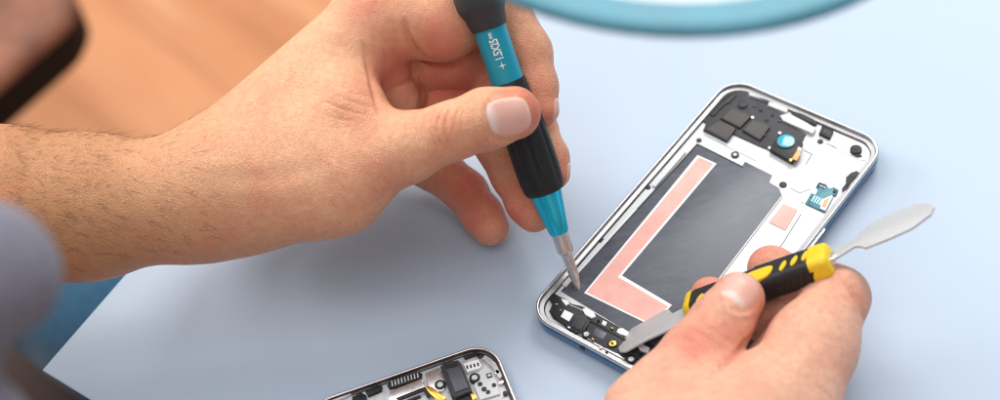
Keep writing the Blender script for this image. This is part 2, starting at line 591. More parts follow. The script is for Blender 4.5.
# ------------------------------------------------------------------ the right hand
def right_hand():
    D0 = Field((-0.10, -0.30, 0.004), (0.09, 0.005, 0.165), 0.00068)
    W = lambda *a: vdw(*a)
    palm = D0.empty()
    for a, b, k in ((W(700, 620, .455, 95), W(705, 760, .43, 105), .012),
                    (W(700, 620, .455, 95), W(720, 500, .495, 85), .012),
                    (W(720, 500, .495, 85), W(780, 408, .528, 56), .012),       # index metacarpal
                    (W(690, 520, .49, 78), W(650, 415, .530, 46), .012),        # thumb metacarpal
                    (W(725, 480, .50, 75), W(725, 410, .533, 52), .012),        # web
                    (W(735, 490, .52, 70), W(760, 420, .555, 50), .012)):
        D0.cone(palm, a[0], a[1], b[0], b[1], k)
    D0.cone(palm, W(700, 400, .537, 44)[0], 44 * .537 / F, W(724, 388, .545, 26)[0], 26 * .545 / F, .010)
    out = palm.copy()
    fingers = [
        [W(650, 420, .532, 46), W(670, 392, .537, 40), W(697, 357, .543, 35), W(720, 325, .548, 30), W(738, 299, .552, 27)],
        [W(782, 410, .530, 54), W(813, 345, .543, 44), W(838, 298, .555, 30), W(822, 290, .561, 27), W(796, 288, .572, 25), W(778, 276, .576, 23), W(770, 268, .577, 22.5)],
        [W(755, 415, .552, 50), W(806, 335, .562, 34), W(782, 322, .571, 26), W(748, 314, .577, 22), W(716, 301, .580, 19), W(708, 295, .580, 17.5)],
    ]
    for i, ch in enumerate(fingers):
        Fd = D0.empty()
        D0.chain(Fd, ch, 0.0045)
        out = np.minimum(out, D0.smin(palm, Fd, (0.005, 0.006, 0.004)[i]))
    V, Q = D0.surface(out)
    V = relax(V, Q, 3, 0.5)
    N = normals_of(V, Q)
    if np.mean(np.einsum('ij,ij->i', N, V - V.mean(0))) < 0:
        Q = Q[:, ::-1]; N = -N
    mm_ = 0.001
    cr = []
    for (x0, y0, s_, d_) in ((697, 342, 1, -.8), (705, 334, 1, -.9), (690, 351, 1, -.6), (712, 327, 1, -.5), (683, 359, 1, -.4)):
        cr.append(([(x0 - 22, y0 - 8), (x0, y0 + 2), (x0 + 16, y0 + 14), (x0 + 30, y0 + 20)], 1.6, d_ * mm_, .45, .56))
    cr.append(([(720, 288), (722, 300), (731, 310), (745, 313), (757, 306)], 1.9, -.45 * mm_, .45, .56))
    cr.append(([(715, 290), (718, 304), (729, 315), (746, 318), (760, 310)], 2.6, .35 * mm_, .45, .56))
    cr.append(([(760, 330), (745, 345), (728, 360), (708, 378)], 2.8, -2.0 * mm_, .45, .57))
    for k in range(5):
        cr.append(([(838 + k * 6, 276 + k * 5), (852 + k * 3, 290 + k * 5), (858 + k * 2, 306 + k * 5)], 1.6, -.5 * mm_, .45, .57))
    cr.append(([(785, 385), (800, 365), (818, 345)], 12, .7 * mm_, .45, .56))
    for k in range(6):
        cr.append(([(770 + 9 * k, 350 + 7 * k), (785 + 9 * k, 366 + 6 * k), (795 + 8 * k, 384 + 4 * k)], 1.7, -.4 * mm_, .45, .57))
    V = sculpt(V, N, cr)
    V = relax(V, Q, 1, 0.3)
    x, y, d = topx(V)
    root = thing('hand', 'bare right hand rising from the bottom edge, holding the yellow and black prying tool', 'hand', at(720, 440, .53))
    o = mesh_obj('skin', V, Q, M_skin_r, root, smooth=True)
    fl = np.zeros(len(V))
    def spot(px, py, dep, r, s):
        nonlocal fl
        q = np.linalg.norm(V - at(px, py, dep), axis=1) / (r * dep / F)
        fl = np.maximum(fl, s * np.exp(-q * q))
    spot(795, 368, .53, 30, 1.0); spot(855, 300, .55, 36, .5); spot(700, 345, .53, 40, .5); spot(772, 262, .58, 40, .9)
    spot(710, 290, .58, 30, .9); spot(775, 315, .57, 40, .9); spot(660, 385, .52, 40, .35); spot(755, 310, .55, 26, .6)
    pr(o, 'flush', fl)
    pr(o, 'tan', np.clip((y - 380) / 260, 0, 1))
    bvh = BVHTree.FromPolygons([tuple(v) for v in V], [tuple(map(int, q)) for q in Q])
    c0 = at(741, 289, .545)
    viewd = CAM - c0; viewd /= np.linalg.norm(viewd)
    nail_patch('fingernail', bvh, c0, at(757, 268, .552) - at(730, 305, .545), viewd + 0.35 * (M @ np.array([0.1, -1, 0])), 20 * .548 / F, 19 * .548 / F, M_nail, root, lift=.0005)
    return root


left_hand()
right_hand()

# ------------------------------------------------------------------ the screwdriver
M_rubber = speckled('black_rubber', (0.012, 0.012, 0.013), 0.5, 0, 0.3, 1200, 0.08, 0.45)
M_collar = speckled('dark_grey_rubber', (0.045, 0.046, 0.05), 0.55, 0, 0.2, 900, 0.08, 0.4)
M_steel = speckled('brushed_steel', (0.72, 0.72, 0.72), 0.30, 0.85, 0.06, 350, 0.01)
M_blade = speckled('blade_steel', (0.68, 0.68, 0.68), 0.42, 0.55, 0.06, 1500, 0.06)
M_blue = mat('anodised_blue', (0.018, 0.36, 0.50), 0.36, 0.25, 0.5)
M_blue2 = mat('polished_blue', (0.02, 0.56, 0.80), 0.24, 0.6, 0.5)
M_white = mat('white_print', (0.85, 0.87, 0.85), 0.5)


def text_mesh(s, size):
    cu = bpy.data.curves.new('t', 'FONT'); cu.body = s; cu.size = size; cu.align_x = 'LEFT'; cu.align_y = 'CENTER'; cu.resolution_u = 3
    cu.offset = size * 0.028
    ob = bpy.data.objects.new('t', cu); COL.objects.link(ob)
    dg = bpy.context.evaluated_depsgraph_get(); dg.update()
    me = bpy.data.meshes.new_from_object(ob.evaluated_get(dg))
    bmt = bmesh.new(); bmt.from_mesh(me)          # sliced finely so that the print can follow the round barrel
    for k in range(-14, 15):
        bmesh.ops.bisect_plane(bmt, geom=list(bmt.verts) + list(bmt.edges) + list(bmt.faces), plane_co=(0, size * k / 20, 0), plane_no=(0, 1, 0), dist=1e-9)
    bmt.to_mesh(me); bmt.free()
    V = [tuple(v.co) for v in me.vertices]; Fc = [tuple(p.vertices) for p in me.polygons]
    bpy.data.objects.remove(ob); bpy.data.curves.remove(cu); bpy.data.meshes.remove(me)
    return np.array(V), Fc


def screwdriver():
    T = at(582, 299, .6035); U = at(480, 0, .578)
    a, c, s = basis(U - T, CAM - T)             # a: tip to top, c: towards the viewer, s: sideways
    L = np.linalg.norm(U - T)
    tt = lambda y: (299 - y) / 299 * L          # height along the axis for a photo row
    R = lambda px: px * .588 / F
    root = thing('screwdriver', 'slim screwdriver with sky blue barrel and black grip, its tip standing in the phone', 'screwdriver', T)
    def part(name, prof, material, parent=root, n=44, rad=None, sharp=30):
        v, f = lathe(T, a, c, s, prof, n, rad)
        return mesh_obj(name, np.array(v), f, material, parent, smooth=True, sharp=sharp)
    part('shaft', [(tt(279), R(4.2)), (tt(277), R(5.0)), (tt(255), R(5.6)), (tt(253), R(5.8)), (tt(250), R(8.2)), (tt(248.5), R(8.6)), (tt(228), R(8.8)), (tt(226), R(8.6))], M_steel, rad=lambda t, r, th: r * (1 - .07 * (math.cos(6 * th) > .3) * (r > R(7))))
    # cross-shaped bit at the end of the shaft
    def cross(t, r, th):
        return r * (0.62 + 0.38 * abs(math.cos(2 * th)) ** 1.5) if t < tt(287) else r
    part('bit', [(tt(299.5), R(.9)), (tt(297.5), R(2.0)), (tt(290), R(3.2)), (tt(284), R(3.7)), (tt(278.8), R(4.1))], M_steel, rad=cross)
    part('ferrule', [(tt(231), R(8.8)), (tt(230.5), R(9.6)), (tt(229), R(10.2)), (tt(214), R(12.6)), (tt(192), R(16.2)), (tt(186), R(16.8))], M_blue2)
    def flute(t, r, th):
        k = min(1, max(0, (t - tt(184)) / (tt(176) - tt(184)))) * min(1, max(0, (tt(98) - t) / (tt(98) - tt(108))))
        return r * (1 - .075 * k * max(0, math.cos(7 * th)) ** 4)
    gp = [(tt(189), R(14)), (tt(188.6), R(18.5)), (tt(186.5), R(20.4)), (tt(183), R(21.4)), (tt(176), R(22.2)), (tt(165), R(22.6)), (tt(140), R(22.6)), (tt(115), R(21.5)), (tt(104), R(20.2)), (tt(98), R(19.4)), (tt(92), R(18.6)), (tt(84), R(18.4)), (tt(80), R(18.2)), (tt(78.2), R(17.6)), (tt(77.8), R(15))]
    part('grip', gp, M_rubber, n=84, rad=flute)
    br = R(16.4)
    bar = part('barrel', [(tt(80), br), (tt(40), br), (tt(12), br)], M_blue)
    part('collar', [(tt(26.5), R(15.5)), (tt(26.3), R(17.5)), (tt(25), R(18.6)), (tt(20), R(19.4)), (tt(13), R(20.8)), (tt(8), R(23.6)), (tt(4), R(25)), (tt(-6), R(25.2)), (tt(-12), R(24)), (tt(-18), R(20))], M_collar)
    part('swivel_cap', [(tt(-17.5), R(16)), (tt(-18), R(19)), (tt(-34), R(20.5)), (tt(-38), R(19.5)), (tt(-41), R(15)), (tt(-42), R(8))], M_collar)
    # printed size mark, reading up the barrel
    V, Fc = text_mesh('1.5X25', R(11.5)); V2, F2 = text_mesh('mm', R(6.5))
    star = []
    for i in range(16):
        rr = R(4.6) if i % 4 == 0 else R(1.3) if i % 2 else R(1.25)
        star.append((rr * math.cos(i * math.pi / 8) + R(2.5), rr * math.sin(i * math.pi / 8), 0))
    V[:, 0] *= .66; V2[:, 0] *= .64
    V[:, 0] += R(8); V2[:, 0] += V[:, 0].max() + R(.8); V2[:, 1] += R(2.2)
    allv = list(map(tuple, V)); allf = list(Fc)
    for vv, ff in ((V2, F2), (star, [tuple(range(16))])):
        b0 = len(allv); allv += list(map(tuple, vv)); allf += [tuple(i + b0 for i in f_) for f_ in ff]
    out = []
    img_left = M @ np.array([-1, 0, 0])
    sg = 1 if s @ img_left > 0 else -1
    for (u, v_, _) in allv:
        th = v_ / br
        out.append(T + a * (tt(63.5) + u) + (c * math.cos(th) + s * sg * math.sin(th)) * (br + .00008))
    mesh_obj('size_mark', np.array(out), allf, M_white, bar)


screwdriver()


# ------------------------------------------------------------------ the prying tool
def pry_tool():
    M_yel = speckled('yellow_plastic', (0.85, 0.56, 0.012), 0.4, 0, 0.05, 600, 0.04)
    A = at(617, 346, .5835); B = at(934, 207, .541)
    P = lambda px, py: None
    a, up, w = basis(B - A, np.array([0.05, 0.35, 0.93]))     # a: along, up: face of the handle, w: across
    if w @ (M @ np.array([0, 1, 0])) < 0: w = -w                # w points down the picture
    root = thing('pry_tool', 'double-ended steel prying spatula with a black handle and yellow spots, held in the right hand', 'pry tool', A)
    # a point on the plane of the blades under a photo pixel
    def pl(px, py, off=0.0):
        r = M @ np.array([(px - 500) / F, (py - 200) / F, 1.0])
        O = A + up * off
        t = ((O - CAM) @ up) / (r @ up)
        return CAM + r * t
    def local(p): q = p - A; return np.array([q @ a, q @ w])
    def blade(name, poly, th):
        pts = [local(pl(*p)) for p in poly]
        bm = bmesh.new(); add_prism(bm, [tuple(p) for p in pts], -th / 2, th / 2, th * .4)
        for v in bm.verts:
            q = A + a * v.co.x + w * v.co.y + up * v.co.z
            v.co = q
        for v, q in zip(bm.verts, to_local(root, [tuple(v.co) for v in bm.verts])): v.co = q
        return bm_obj(name, bm, M_blade, root, sharp=25)
    blade('blade', [(616, 338), (624, 333), (645, 322), (664, 311), (669, 310), (673, 314), (683, 309), (702, 300), (702, 312), (684, 322), (676, 327), (668, 331), (646, 341), (626, 352), (620, 352), (617, 345)], .0008)
    blade('blade', [(818, 253), (832, 250), (855, 240), (858, 236), (861, 231), (880, 219), (904, 208), (920, 203.5), (931, 204), (934.5, 208), (931, 215), (912, 229), (890, 239), (866, 248.5), (861, 247), (855, 247), (834, 260), (820, 266)], .0009)
    h0 = local(pl(690, 309)); h1 = local(pl(831, 259))
    yc = (h0[1] + h1[1]) / 2
    ax_dir = (h1 - h0) / np.linalg.norm(h1 - h0); nrm = np.array([-ax_dir[1], ax_dir[0]])
    Lh = np.linalg.norm(h1 - h0)
    hw, ht = .0062, .0046
    def sect(t, sw, st, seg=6):
        r = min(sw, st) * .62
        ring = []
        for (x_, y_) in rrect(2 * sw, 2 * st, r, seg):
            p2 = h0 + ax_dir * t + nrm * x_
            ring.append(A + a * p2[0] + w * p2[1] + up * y_)
        return ring
    prof = [(0, .55), (.0005, .8), (.0015, .93), (.004, 1), (.012, 1), (.018, .96), (.03, 1), (Lh * .5, 1.06), (Lh - .012, 1.04), (Lh - .0056, 1.0)]
    v, f = loft([sect(t, hw * k, ht * k) for t, k in prof])
    mesh_obj('handle', np.array(v), f, M_rubber, root, smooth=True, sharp=40)
    # yellow end caps
    v, f = loft([sect(Lh - .0068, hw * 1.0, ht * 1.02), sect(Lh - .0066, hw * 1.04, ht * 1.08), sect(Lh - .0035, hw * 1.03, ht * 1.06), sect(Lh - .0012, hw * 1.0, ht * 1.02), sect(Lh, hw * .85, ht * .85), sect(Lh + .0003, hw * .6, ht * .6)])
    mesh_obj('end_cap', np.array(v), f, M_yel, root, smooth=True, sharp=50)
    v, f = loft([sect(-.0009, hw * .5, ht * .5), sect(-.0006, hw * .8, ht * .8), sect(.0005, hw * .98, ht * .98), sect(.0022, hw * 1.03, ht * 1.04), sect(.0024, hw * .97, ht * .97)])
    mesh_obj('end_cap', np.array(v), f, M_yel, root, smooth=True, sharp=50)
    v, f = loft([sect(Lh - .0002, .0028, .0016, 3), sect(Lh + .0014, .0027, .0015, 3), sect(Lh + .0018, .0024, .0012, 3)])
    mesh_obj('bolster', np.array(v), f, M_steel, root, smooth=True, sharp=30)
    # yellow spots set into the upper face
    def spot(px, py, rx, ry, name='yellow_spot', pts=None):
        c0 = pl(px, py, ht * 1.05) - A
        cu = np.array([c0 @ a, c0 @ w])
        bm = bmesh.new()
        poly = []
        for i in range(24):
            th = 2 * math.pi * i / 24
            e = 2.0 if pts is None else pts
            cx_ = math.copysign(abs(math.cos(th)) ** (2 / e), math.cos(th)); cy_ = math.copysign(abs(math.sin(th)) ** (2 / e), math.sin(th))
            poly.append(tuple(cu + ax_dir * (rx * cx_ - ry * .25 * cy_) + nrm * ry * cy_))
        add_prism(bm, poly, ht * .85, ht * 1.05 + .0004, .0002)
        W_ = [A + a * q.co.x + w * q.co.y + up * q.co.z for q in bm.verts]
        for q, p in zip(bm.verts, to_local(root, W_)): q.co = p
        bm_obj(name, bm, M_yel, root, sharp=40)
    for px, py in ((783, 266), (794, 261), (805, 256)): spot(px, py, .00105, .0026)
    spot(700, 299, .0012, .0026)
    spot(756, 276, .0062, .0034, 'yellow_inlay', 3.2)
    # moulded ribs on the near flank
    for k in range(9):
        t = Lh * (.50 + .047 * k)
        bm = bmesh.new()
        c2 = h0 + ax_dir * t + nrm * (hw * 1.04)
        for (x_, z_) in ((-.0006, -.0028), (.0006, -.0028), (.0006, .0016), (-.0006, .0016)): pass
        vs = []
        for zz, sh in ((-.0026, -.0008), (.0014, .0008)):
            for x_, o_ in ((-.0007, 0), (0, .00035), (.0007, 0)):
                p2 = c2 + ax_dir * (x_ + sh) + nrm * (o_ - (.0002 if zz < -.002 else 0))
                vs.append(bm.verts.new(tuple(to_local(root, [A + a * p2[0] + w * p2[1] + up * zz])[0])))
        bm.faces.new((vs[0], vs[1], vs[4], vs[3])); bm.faces.new((vs[1], vs[2], vs[5], vs[4]))
        bm.faces.new((vs[0], vs[2], vs[1])); bm.faces.new((vs[3], vs[4], vs[5])); bm.faces.new((vs[0], vs[3], vs[5], vs[2]))
        bm_obj('grip_rib', bm, M_rubber, root, smooth=False)


pry_tool()


# ------------------------------------------------------------------ the phones
M_silver = speckled('silver_rim', (0.60, 0.60, 0.61), 0.3, 0.85, 0.06, 700, 0.03)
M_deck = speckled('white_metal_deck', (0.60, 0.62, 0.64), 0.45, 0.1, 0.04, 300, 0.04)
M_greydeck = speckled('grey_alloy', (0.52, 0.53, 0.55), 0.42, 0.25, 0.3, 260, 0.25, dist=.0004)
M_backblue = mat('blue_back_shell', (0.035, 0.16, 0.36), 0.16, 0.3, 0.6)
M_blkline = mat('black_gasket', (0.01, 0.011, 0.015), 0.4)
M_slate = None
M_blkplastic = speckled('black_plastic', (0.012, 0.012, 0.014), 0.42, 0, 0.5, 1500, 0.3, 0.3)
M_charcoal = speckled('charcoal_plastic', (0.036, 0.037, 0.045), 0.5, 0, 0.3, 1200, 0.15, 0.3)
M_chip = speckled('chip_shield', (0.045, 0.040, 0.039), 0.4, 0.0, 0.2, 1500, 0.05, 0.3)
M_pink = mat('pink_adhesive', (0.74, 0.36, 0.31), 0.5)
t_ = NT(M_pink); v_ = t_.coords()
t_.link(t_.ramp(t_.noise(v_, 130, 4, 0.6), [(0.3, (0.74, 0.35, 0.30)), (0.55, (0.80, 0.41, 0.355)), (0.8, (0.84, 0.48, 0.42))]), t_.b.inputs['Base Color'])
M_wsticker = mat('white_sticker_edge', (0.82, 0.82, 0.82), 0.5)
M_teal = speckled('teal_board', (0.012, 0.15, 0.20), 0.35, 0.1, 0.4, 900, 0.1)
M_gold = speckled('brass_contact', (0.72, 0.45, 0.10), 0.3, 0.9, 0.12, 1500, 0.05)
M_flex = speckled('copper_flex', (0.62, 0.30, 0.12), 0.4, 0.2, 0.15, 900, 0.05)
M_lens = mat('teal_lens_film', (0.03, 0.40, 0.52), 0.12, 0.0, 0.7)
M_lens2 = mat('pale_lens_centre', (0.35, 0.68, 0.75), 0.2)
M_pinkglass = mat('flash_window', (0.86, 0.86, 0.88), 0.25)

M_slate = mat('slate_battery_bay', (0.085, 0.098, 0.128), 0.42, 0.25)
t_ = NT(M_slate)
vs_ = t_.coords((1, .3, 1), (0, 0, 0.9), 'TEXTURE')
n_ = t_.noise(vs_, 120, 5, 0.7)
t_.link(t_.ramp(n_, [(0.3, (0.060, 0.066, 0.084)), (0.55, (0.082, 0.090, 0.112)), (0.8, (0.12, 0.13, 0.155))]), t_.b.inputs['Base Color'])  # paler streaks put the sheen of the bay floor into its colour
t_.link(t_.math('ADD', t_.math('MULTIPLY', n_, 0.3), 0.25), t_.b.inputs['Roughness'])


def shell(bm, outer, inner, z0, z1):
    """ring between two outlines of equal count, with top, bottom and walls"""
    n = len(outer)
    V = [[bm.verts.new((p[0], p[1], z)) for p in o] for o in (outer, inner) for z in (z0, z1)]
    o0, o1, i0, i1 = V
    for k in range(n):
        j = (k + 1) % n
        bm.faces.new((o0[k], o0[j], o1[j], o1[k])); bm.faces.new((i0[j], i0[k], i1[k], i1[j]))
        bm.faces.new((o1[k], o1[j], i1[j], i1[k])); bm.faces.new((o0[j], o0[k], i0[k], i0[j]))


class Phone:
    W, L, R = .0725, .142, .0105

    def __init__(s, label, loc, yaw, rim, lower, deck, deck_z, back, ledge=.0030):
        s.root = thing('phone', label, 'phone', loc, yaw)
        W, L, R = s.W, s.L, s.R
        # back shell: rounded belly
        rings = []
        for z, ins in ((0.0, .0046), (.0004, .0026), (.0012, .0012), (.0026, .0004), (.0050, 0.0), (.0060, .0001), (.0060, .0020), (.0040, .0022)):
            rings.append([(x, y, z) for x, y in rrect(W - 2 * ins, L - 2 * ins, R - ins, 12)])
        v, f = loft(rings)
        mesh_obj('back_shell', v, f, back, s.root, world=False, smooth=True, sharp=45)
        bm = bmesh.new(); shell(bm, rrect(W - .0006, L - .0006, R - .0003, 12), rrect(W - .004, L - .004, R - .002, 12), .0058, .0066)
        bm_obj('gasket', bm, M_blkline, s.root, sharp=40)
        # rim: rounded metal band with an inner step
        outl = lambda i: rrect(W - 2 * i, L - 2 * i, R - i, 12)
        seq = [(.0003, .0064), (0, .0068), (0, .0078), (.0002, .0083), (.0005, .0085), (.0009, .0085), (.0011, .0083), (.0012, .0074)]
        v, f = loft([[(x, y, z) for x, y in outl(i)] for i, z in seq], False)
        mesh_obj('rim', v, f, rim, s.root, world=False, smooth=True, sharp=50)
        seq = [(.00118, .0078), (.00135, .0070), (ledge - .0002, .0068), (ledge, .0066), (ledge, .0050)]
        v, f = loft([[(x, y, z) for x, y in outl(i)] for i, z in seq], False)
        mesh_obj('inner_ledge', v, f, lower, s.root, world=False, smooth=True, sharp=35)
        bm = bmesh.new(); add_prism(bm, outl(ledge - .0002), .0030, deck_z)
        bm_obj('mid_plate', bm, deck, s.root, sharp=30)
        s.dz = deck_z
        bm = bmesh.new(); shell(bm, outl(ledge + .00002), outl(ledge + .00030), deck_z - .001, deck_z + .00006)
        bm_obj('gap_shade', bm, M_blkline, s.root, smooth=False)  # black ring standing in for the shade in the gap round the plate

    def uv(s, px, py, z=None):
        p = onz(px, py, s.dz if z is None else z)
        q = to_local(s.root, [p])[0]
        return (q[0], q[1])

    def lim(s, p, ins=.0034):
        return (max(-s.W / 2 + ins, min(s.W / 2 - ins, p[0])), max(-s.L / 2 + ins, min(s.L / 2 - ins, p[1])))

    def slab(s, name, poly, material, z0, z1, bev=.00015, parent=None, smooth_it=0, label=None, clampto=None):
        z0 += s.dz; z1 += s.dz
        if smooth_it: poly = chaikin(list(poly) + [poly[0]], smooth_it)[:-1]
        pts = [s.uv(px, py, z1) for px, py in poly]
        if clampto: pts = [s.lim(p, clampto) for p in pts]
        bm = bmesh.new(); add_prism(bm, pts, z0, z1, bev)
        return bm_obj(name, bm, material, parent or s.root, sharp=25, label=label)

    def disc(s, name, px, py, r, material, z0, z1, bev=.0001, parent=None, n=24):
        c = s.uv(px, py, s.dz + z1)
        bm = bmesh.new(); add_prism(bm, circle(c[0], c[1], r, n), s.dz + z0, s.dz + z1, bev)
        return bm_obj(name, bm, material, parent or s.root, sharp=30)

    def line(s, name, pts, w, material, z0, z1, parent=None):
        P = [np.array(s.uv(px, py, s.dz + z1)) for px, py in pts]
        bm = bmesh.new()
        for a, b in zip(P[:-1], P[1:]):
            d = (b - a) / np.linalg.norm(b - a); q = np.array([-d[1], d[0]]) * w / 2
            add_prism(bm, [tuple(a - q), tuple(b - q), tuple(b + q), tuple(a + q)], s.dz + z0, s.dz + z1)
        return bm_obj(name, bm, material, parent or s.root, smooth=False)

    def screw(s, px, py, r=.0012, material=None, hole=None):
        o = s.disc('screw', px, py, r, material or M_blkplastic, -.0002, .0003)
        s.disc('socket', px, py, r * .45, hole or M_charcoal, .0002, .00036, 0, o, 10)
        return o


YAW = math.radians(-46.264)
E_ = 1e-5


def main_phone():
    p = Phone('opened phone with blue shell, slate battery bay and pink adhesive strips', (0, 0, 0), YAW, M_silver, speckled('satin_ledge', (0.36, 0.36, 0.37), 0.35, 0.6, 0.08, 900, 0.05), M_deck, .0058, M_backblue)
    # battery bay: slate floor with its low border
    bay = [(697, 143), (742, 166), (745, 161.5), (772, 175), (769, 182), (779, 188), (782, 196), (663, 352), (561, 291)]
    fl = p.slab('battery_bay', bay, M_slate, 0, .0003, .0001)
    # white border line along the top and the right of the bay
    # adhesive: white-edged pink L
    strip = [(697.5, 155), (716.5, 163.5), (622, 275.5), (672, 305), (652, 326), (584, 293)]
    p.slab('adhesive', strip, M_wsticker, .00025, .0004, 0)
    pink = [(699, 157), (713.5, 163.7), (617.5, 277), (668, 306.5), (650.5, 323.5), (587, 292)]
    p.slab('pink_film', pink, M_pink, .00038, .00046, 0, parent=None)
    p.slab('adhesive', [(783.5, 203.5), (797.3, 209.6), (785.5, 230), (769, 222)], M_pink, 0, .0003, 0, label='small square pink adhesive')
    # left flange with holes
    for px, py in ((699, 140), (648, 187), (602, 240.5)): p.screw(px, py, .0011)
    p.slab('side_slot', [(606, 238), (609, 240), (586, 266), (583, 264)], M_blkplastic, 0, .0003, 0)
    p.slab('side_rail', [(634, 207), (637, 209), (566, 287), (562, 284)], M_deck, 0, .0009, .0002)
    p.slab('side_rail', [(683, 150), (686, 151.5), (655, 187), (652, 185)], M_deck, 0, .0009, .0002)
    # top-left camera frame of black plastic
    blk = [(708, 112), (711, 107), (722, 97), (724, 93), (731, 89.5), (738, 91), (741, 89), (748, 91.5), (748, 96), (757, 99), (763, 98), (768, 102), (767, 106), (788, 116), (784, 122), (806, 133.5), (803, 140), (795, 157), (791, 163), (768, 149), (757, 144.5), (731, 132.5), (726.5, 142), (703, 130), (706, 123), (702, 120)]
    p.slab('top_frame', blk, M_charcoal, 0, .0007, .0002)
    p.slab('frame_ridge', [(709, 113), (722, 99), (733, 92), (737, 96), (722, 106), (713, 117)], M_blkplastic, .0006, .0012, .0002, smooth_it=1)
    for poly in ([(731.6, 106.5), (751, 116), (740, 127.7), (720.2, 117.6)], [(718.6, 119), (736, 128), (727, 140.5), (704, 128.7)], [(753, 117.5), (770, 126.5), (760, 140), (742, 129.5)]):
        o = p.slab('chip', poly, M_chip, .0006, .0017, .00025)
        cx = sum(q[0] for q in poly) / 4; cy = sum(q[1] for q in poly) / 4
        p.slab('chip_top', [(cx + (a_ - cx) * .82, cy + (b_ - cy) * .82) for a_, b_ in poly], M_blkplastic if False else M_chip, .0017, .00178, 0, parent=o)
    o = p.disc('screw', 742.5, 104.2, .0019, M_blkplastic, .0006, .0013)
    p.disc('socket', 742.5, 104.2, .0011, M_charcoal, .0012, .00138, 0, o)
    o = p.disc('screw', 735, 154.3, .0016, M_blkplastic, -.0002, .0006)
    p.disc('socket', 735, 154.3, .0007, M_greydeck, .0005, .00066, 0, o)
    # camera module
    cm = p.slab('camera_module', [(780, 131.5), (803, 143), (792.5, 162), (769.5, 149)], M_blkplastic, .0006, .0024, .0003)
    p.disc('lens_ring', 786, 140.6, .0040, M_chip, .0023, .0028, .0002, cm, 32)
    p.disc('lens', 786, 140.6, .0034, M_lens, .0027, .0030, .0003, cm, 32)
    p.disc('lens_centre', 786, 140.6, .0012, M_lens2, .00295, .00308, .0001, cm, 20)
    p.slab('flex_tab', [(797, 149.5), (801.5, 151.5), (797, 160.5), (791.5, 158.5)], M_flex, .0022, .0027, .0002, parent=cm)
    p.slab('flex_tab', [(798.5, 146.5), (802, 148.2), (801, 151), (797, 149.2)], M_wsticker, .0022, .0026, .0001, parent=cm)
    # white top strips and earpiece
    p.slab('top_bracket', [(750, 89.5), (768, 97.5), (776, 100), (789, 107), (787, 112.5), (768, 105), (769, 101), (757, 97.5), (750, 95)], M_deck, 0, .0016, .0003, clampto=.0033)
    p.slab('top_bracket', [(780, 115), (789, 113), (806, 122), (816, 128), (813, 133.5), (795, 125.5), (783, 120)], M_deck, .0006, .0017, .0003)
    p.slab('earpiece', [(791, 111), (797, 111.5), (806, 115), (815, 119.5), (818, 123.5), (813, 124.5), (803, 121), (794, 116)], M_charcoal, 0, .0012, .0003, smooth_it=2)
    ep = p.slab('earpiece_mesh', [(793, 112), (800, 113.3), (807, 117), (814, 121), (815, 123), (810, 122), (802, 119), (795, 115)], M_blkplastic, .0011, .0014, .0001, smooth_it=2)
    p.slab('sensor', [(822, 125.5), (833.5, 130.5), (830, 138.3), (819, 133)], M_blkplastic, 0, .0014, .0002)
    p.slab('sensor_window', [(824.5, 129), (827, 130), (825.8, 132.7), (823.3, 131.6)], M_chip, .0013, .0015, 0)
    p.screw(820.3, 141.2, .0012); p.screw(783, 184.5, .0015)
    o = p.disc('microphone', 856, 148.8, .0023, M_blkplastic, 0, .0014, .0003)
    p.disc('microphone_port', 856, 147.6, .0010, M_charcoal, .0013, .0016, .0001, o)
    p.slab('microphone_tail', [(852.5, 151), (859, 153.5), (862, 155.5), (857, 156), (852, 153.5)], M_charcoal, 0, .0009, .0001, parent=o)
    p.slab('corner_plate', [(831, 136), (848, 143.5), (852, 141), (866, 150), (866, 160), (861, 160), (854, 157), (840, 150.5), (828, 142)], M_greydeck, 0, .0002, 0)
    p.slab('side_switch', [(851, 172.5), (857, 170.5), (860, 173), (857, 178), (851, 184), (848, 190), (843, 191.5), (842, 188), (846, 183), (846, 177)], M_charcoal, 0, .0011, .0002)
    p.slab('switch_face', [(851, 176), (856, 175), (850, 182), (847, 186), (845.5, 186), (848, 180)], M_blkplastic, .0010, .0014, .0001)
    # connector board
    bd = p.slab('connector_board', [(816, 186.5), (819, 182), (826, 184), (829, 188.5), (834, 187), (838.5, 189.5), (836, 195.5), (833.5, 195), (824.5, 212), (805.5, 203.3), (811.5, 193), (815.5, 194.5), (818.5, 188.5)], M_teal, 0, .0007, .0001)
    p.slab('board_contact', [(817.5, 185.5), (819.5, 182.8), (826, 185.4), (824.5, 189)], M_blkplastic, .0006, .0009, .0001, parent=bd)
    p.slab('board_contact', [(834, 189), (837.5, 190.5), (836, 193.7), (832.5, 192.2)], M_blkplastic, .0006, .0009, .0001, parent=bd)
    sock = p.slab('board_socket', [(822, 199.5), (831.5, 195.0), (833, 196.2), (825.5, 210.5), (820, 208)], M_wsticker, .0006, .0013, .0002, parent=bd)
    p.slab('board_contact', [(824.5, 200), (830, 197.5), (824.8, 207), (822, 206)], M_flex, .0012, .0015, .0001, parent=bd)
    for k in range(5):
        x0 = 814.5 + k * 2.5; y0 = 195.0 + k * 1.15
        p.slab('board_contact', [(x0, y0), (x0 + 1.3, y0 + .6), (x0 - 2.2, y0 + 6.6), (x0 - 3.5, y0 + 6.0)], M_lens2, .0006, .0009, 0, parent=bd)
    for k in range(3):
        p.slab('board_contact', [(820.2 + 2 * k, 184.6 + .9 * k), (821.2 + 2 * k, 185 + .9 * k), (820.6 + 2 * k, 186.4 + .9 * k), (819.6 + 2 * k, 186 + .9 * k)], M_wsticker, .0008, .0010, 0, parent=bd)
    p.slab('metal_patch', [(796, 195), (811.5, 192), (805, 203), (800, 201)], M_silver, 0, .0003, 0)
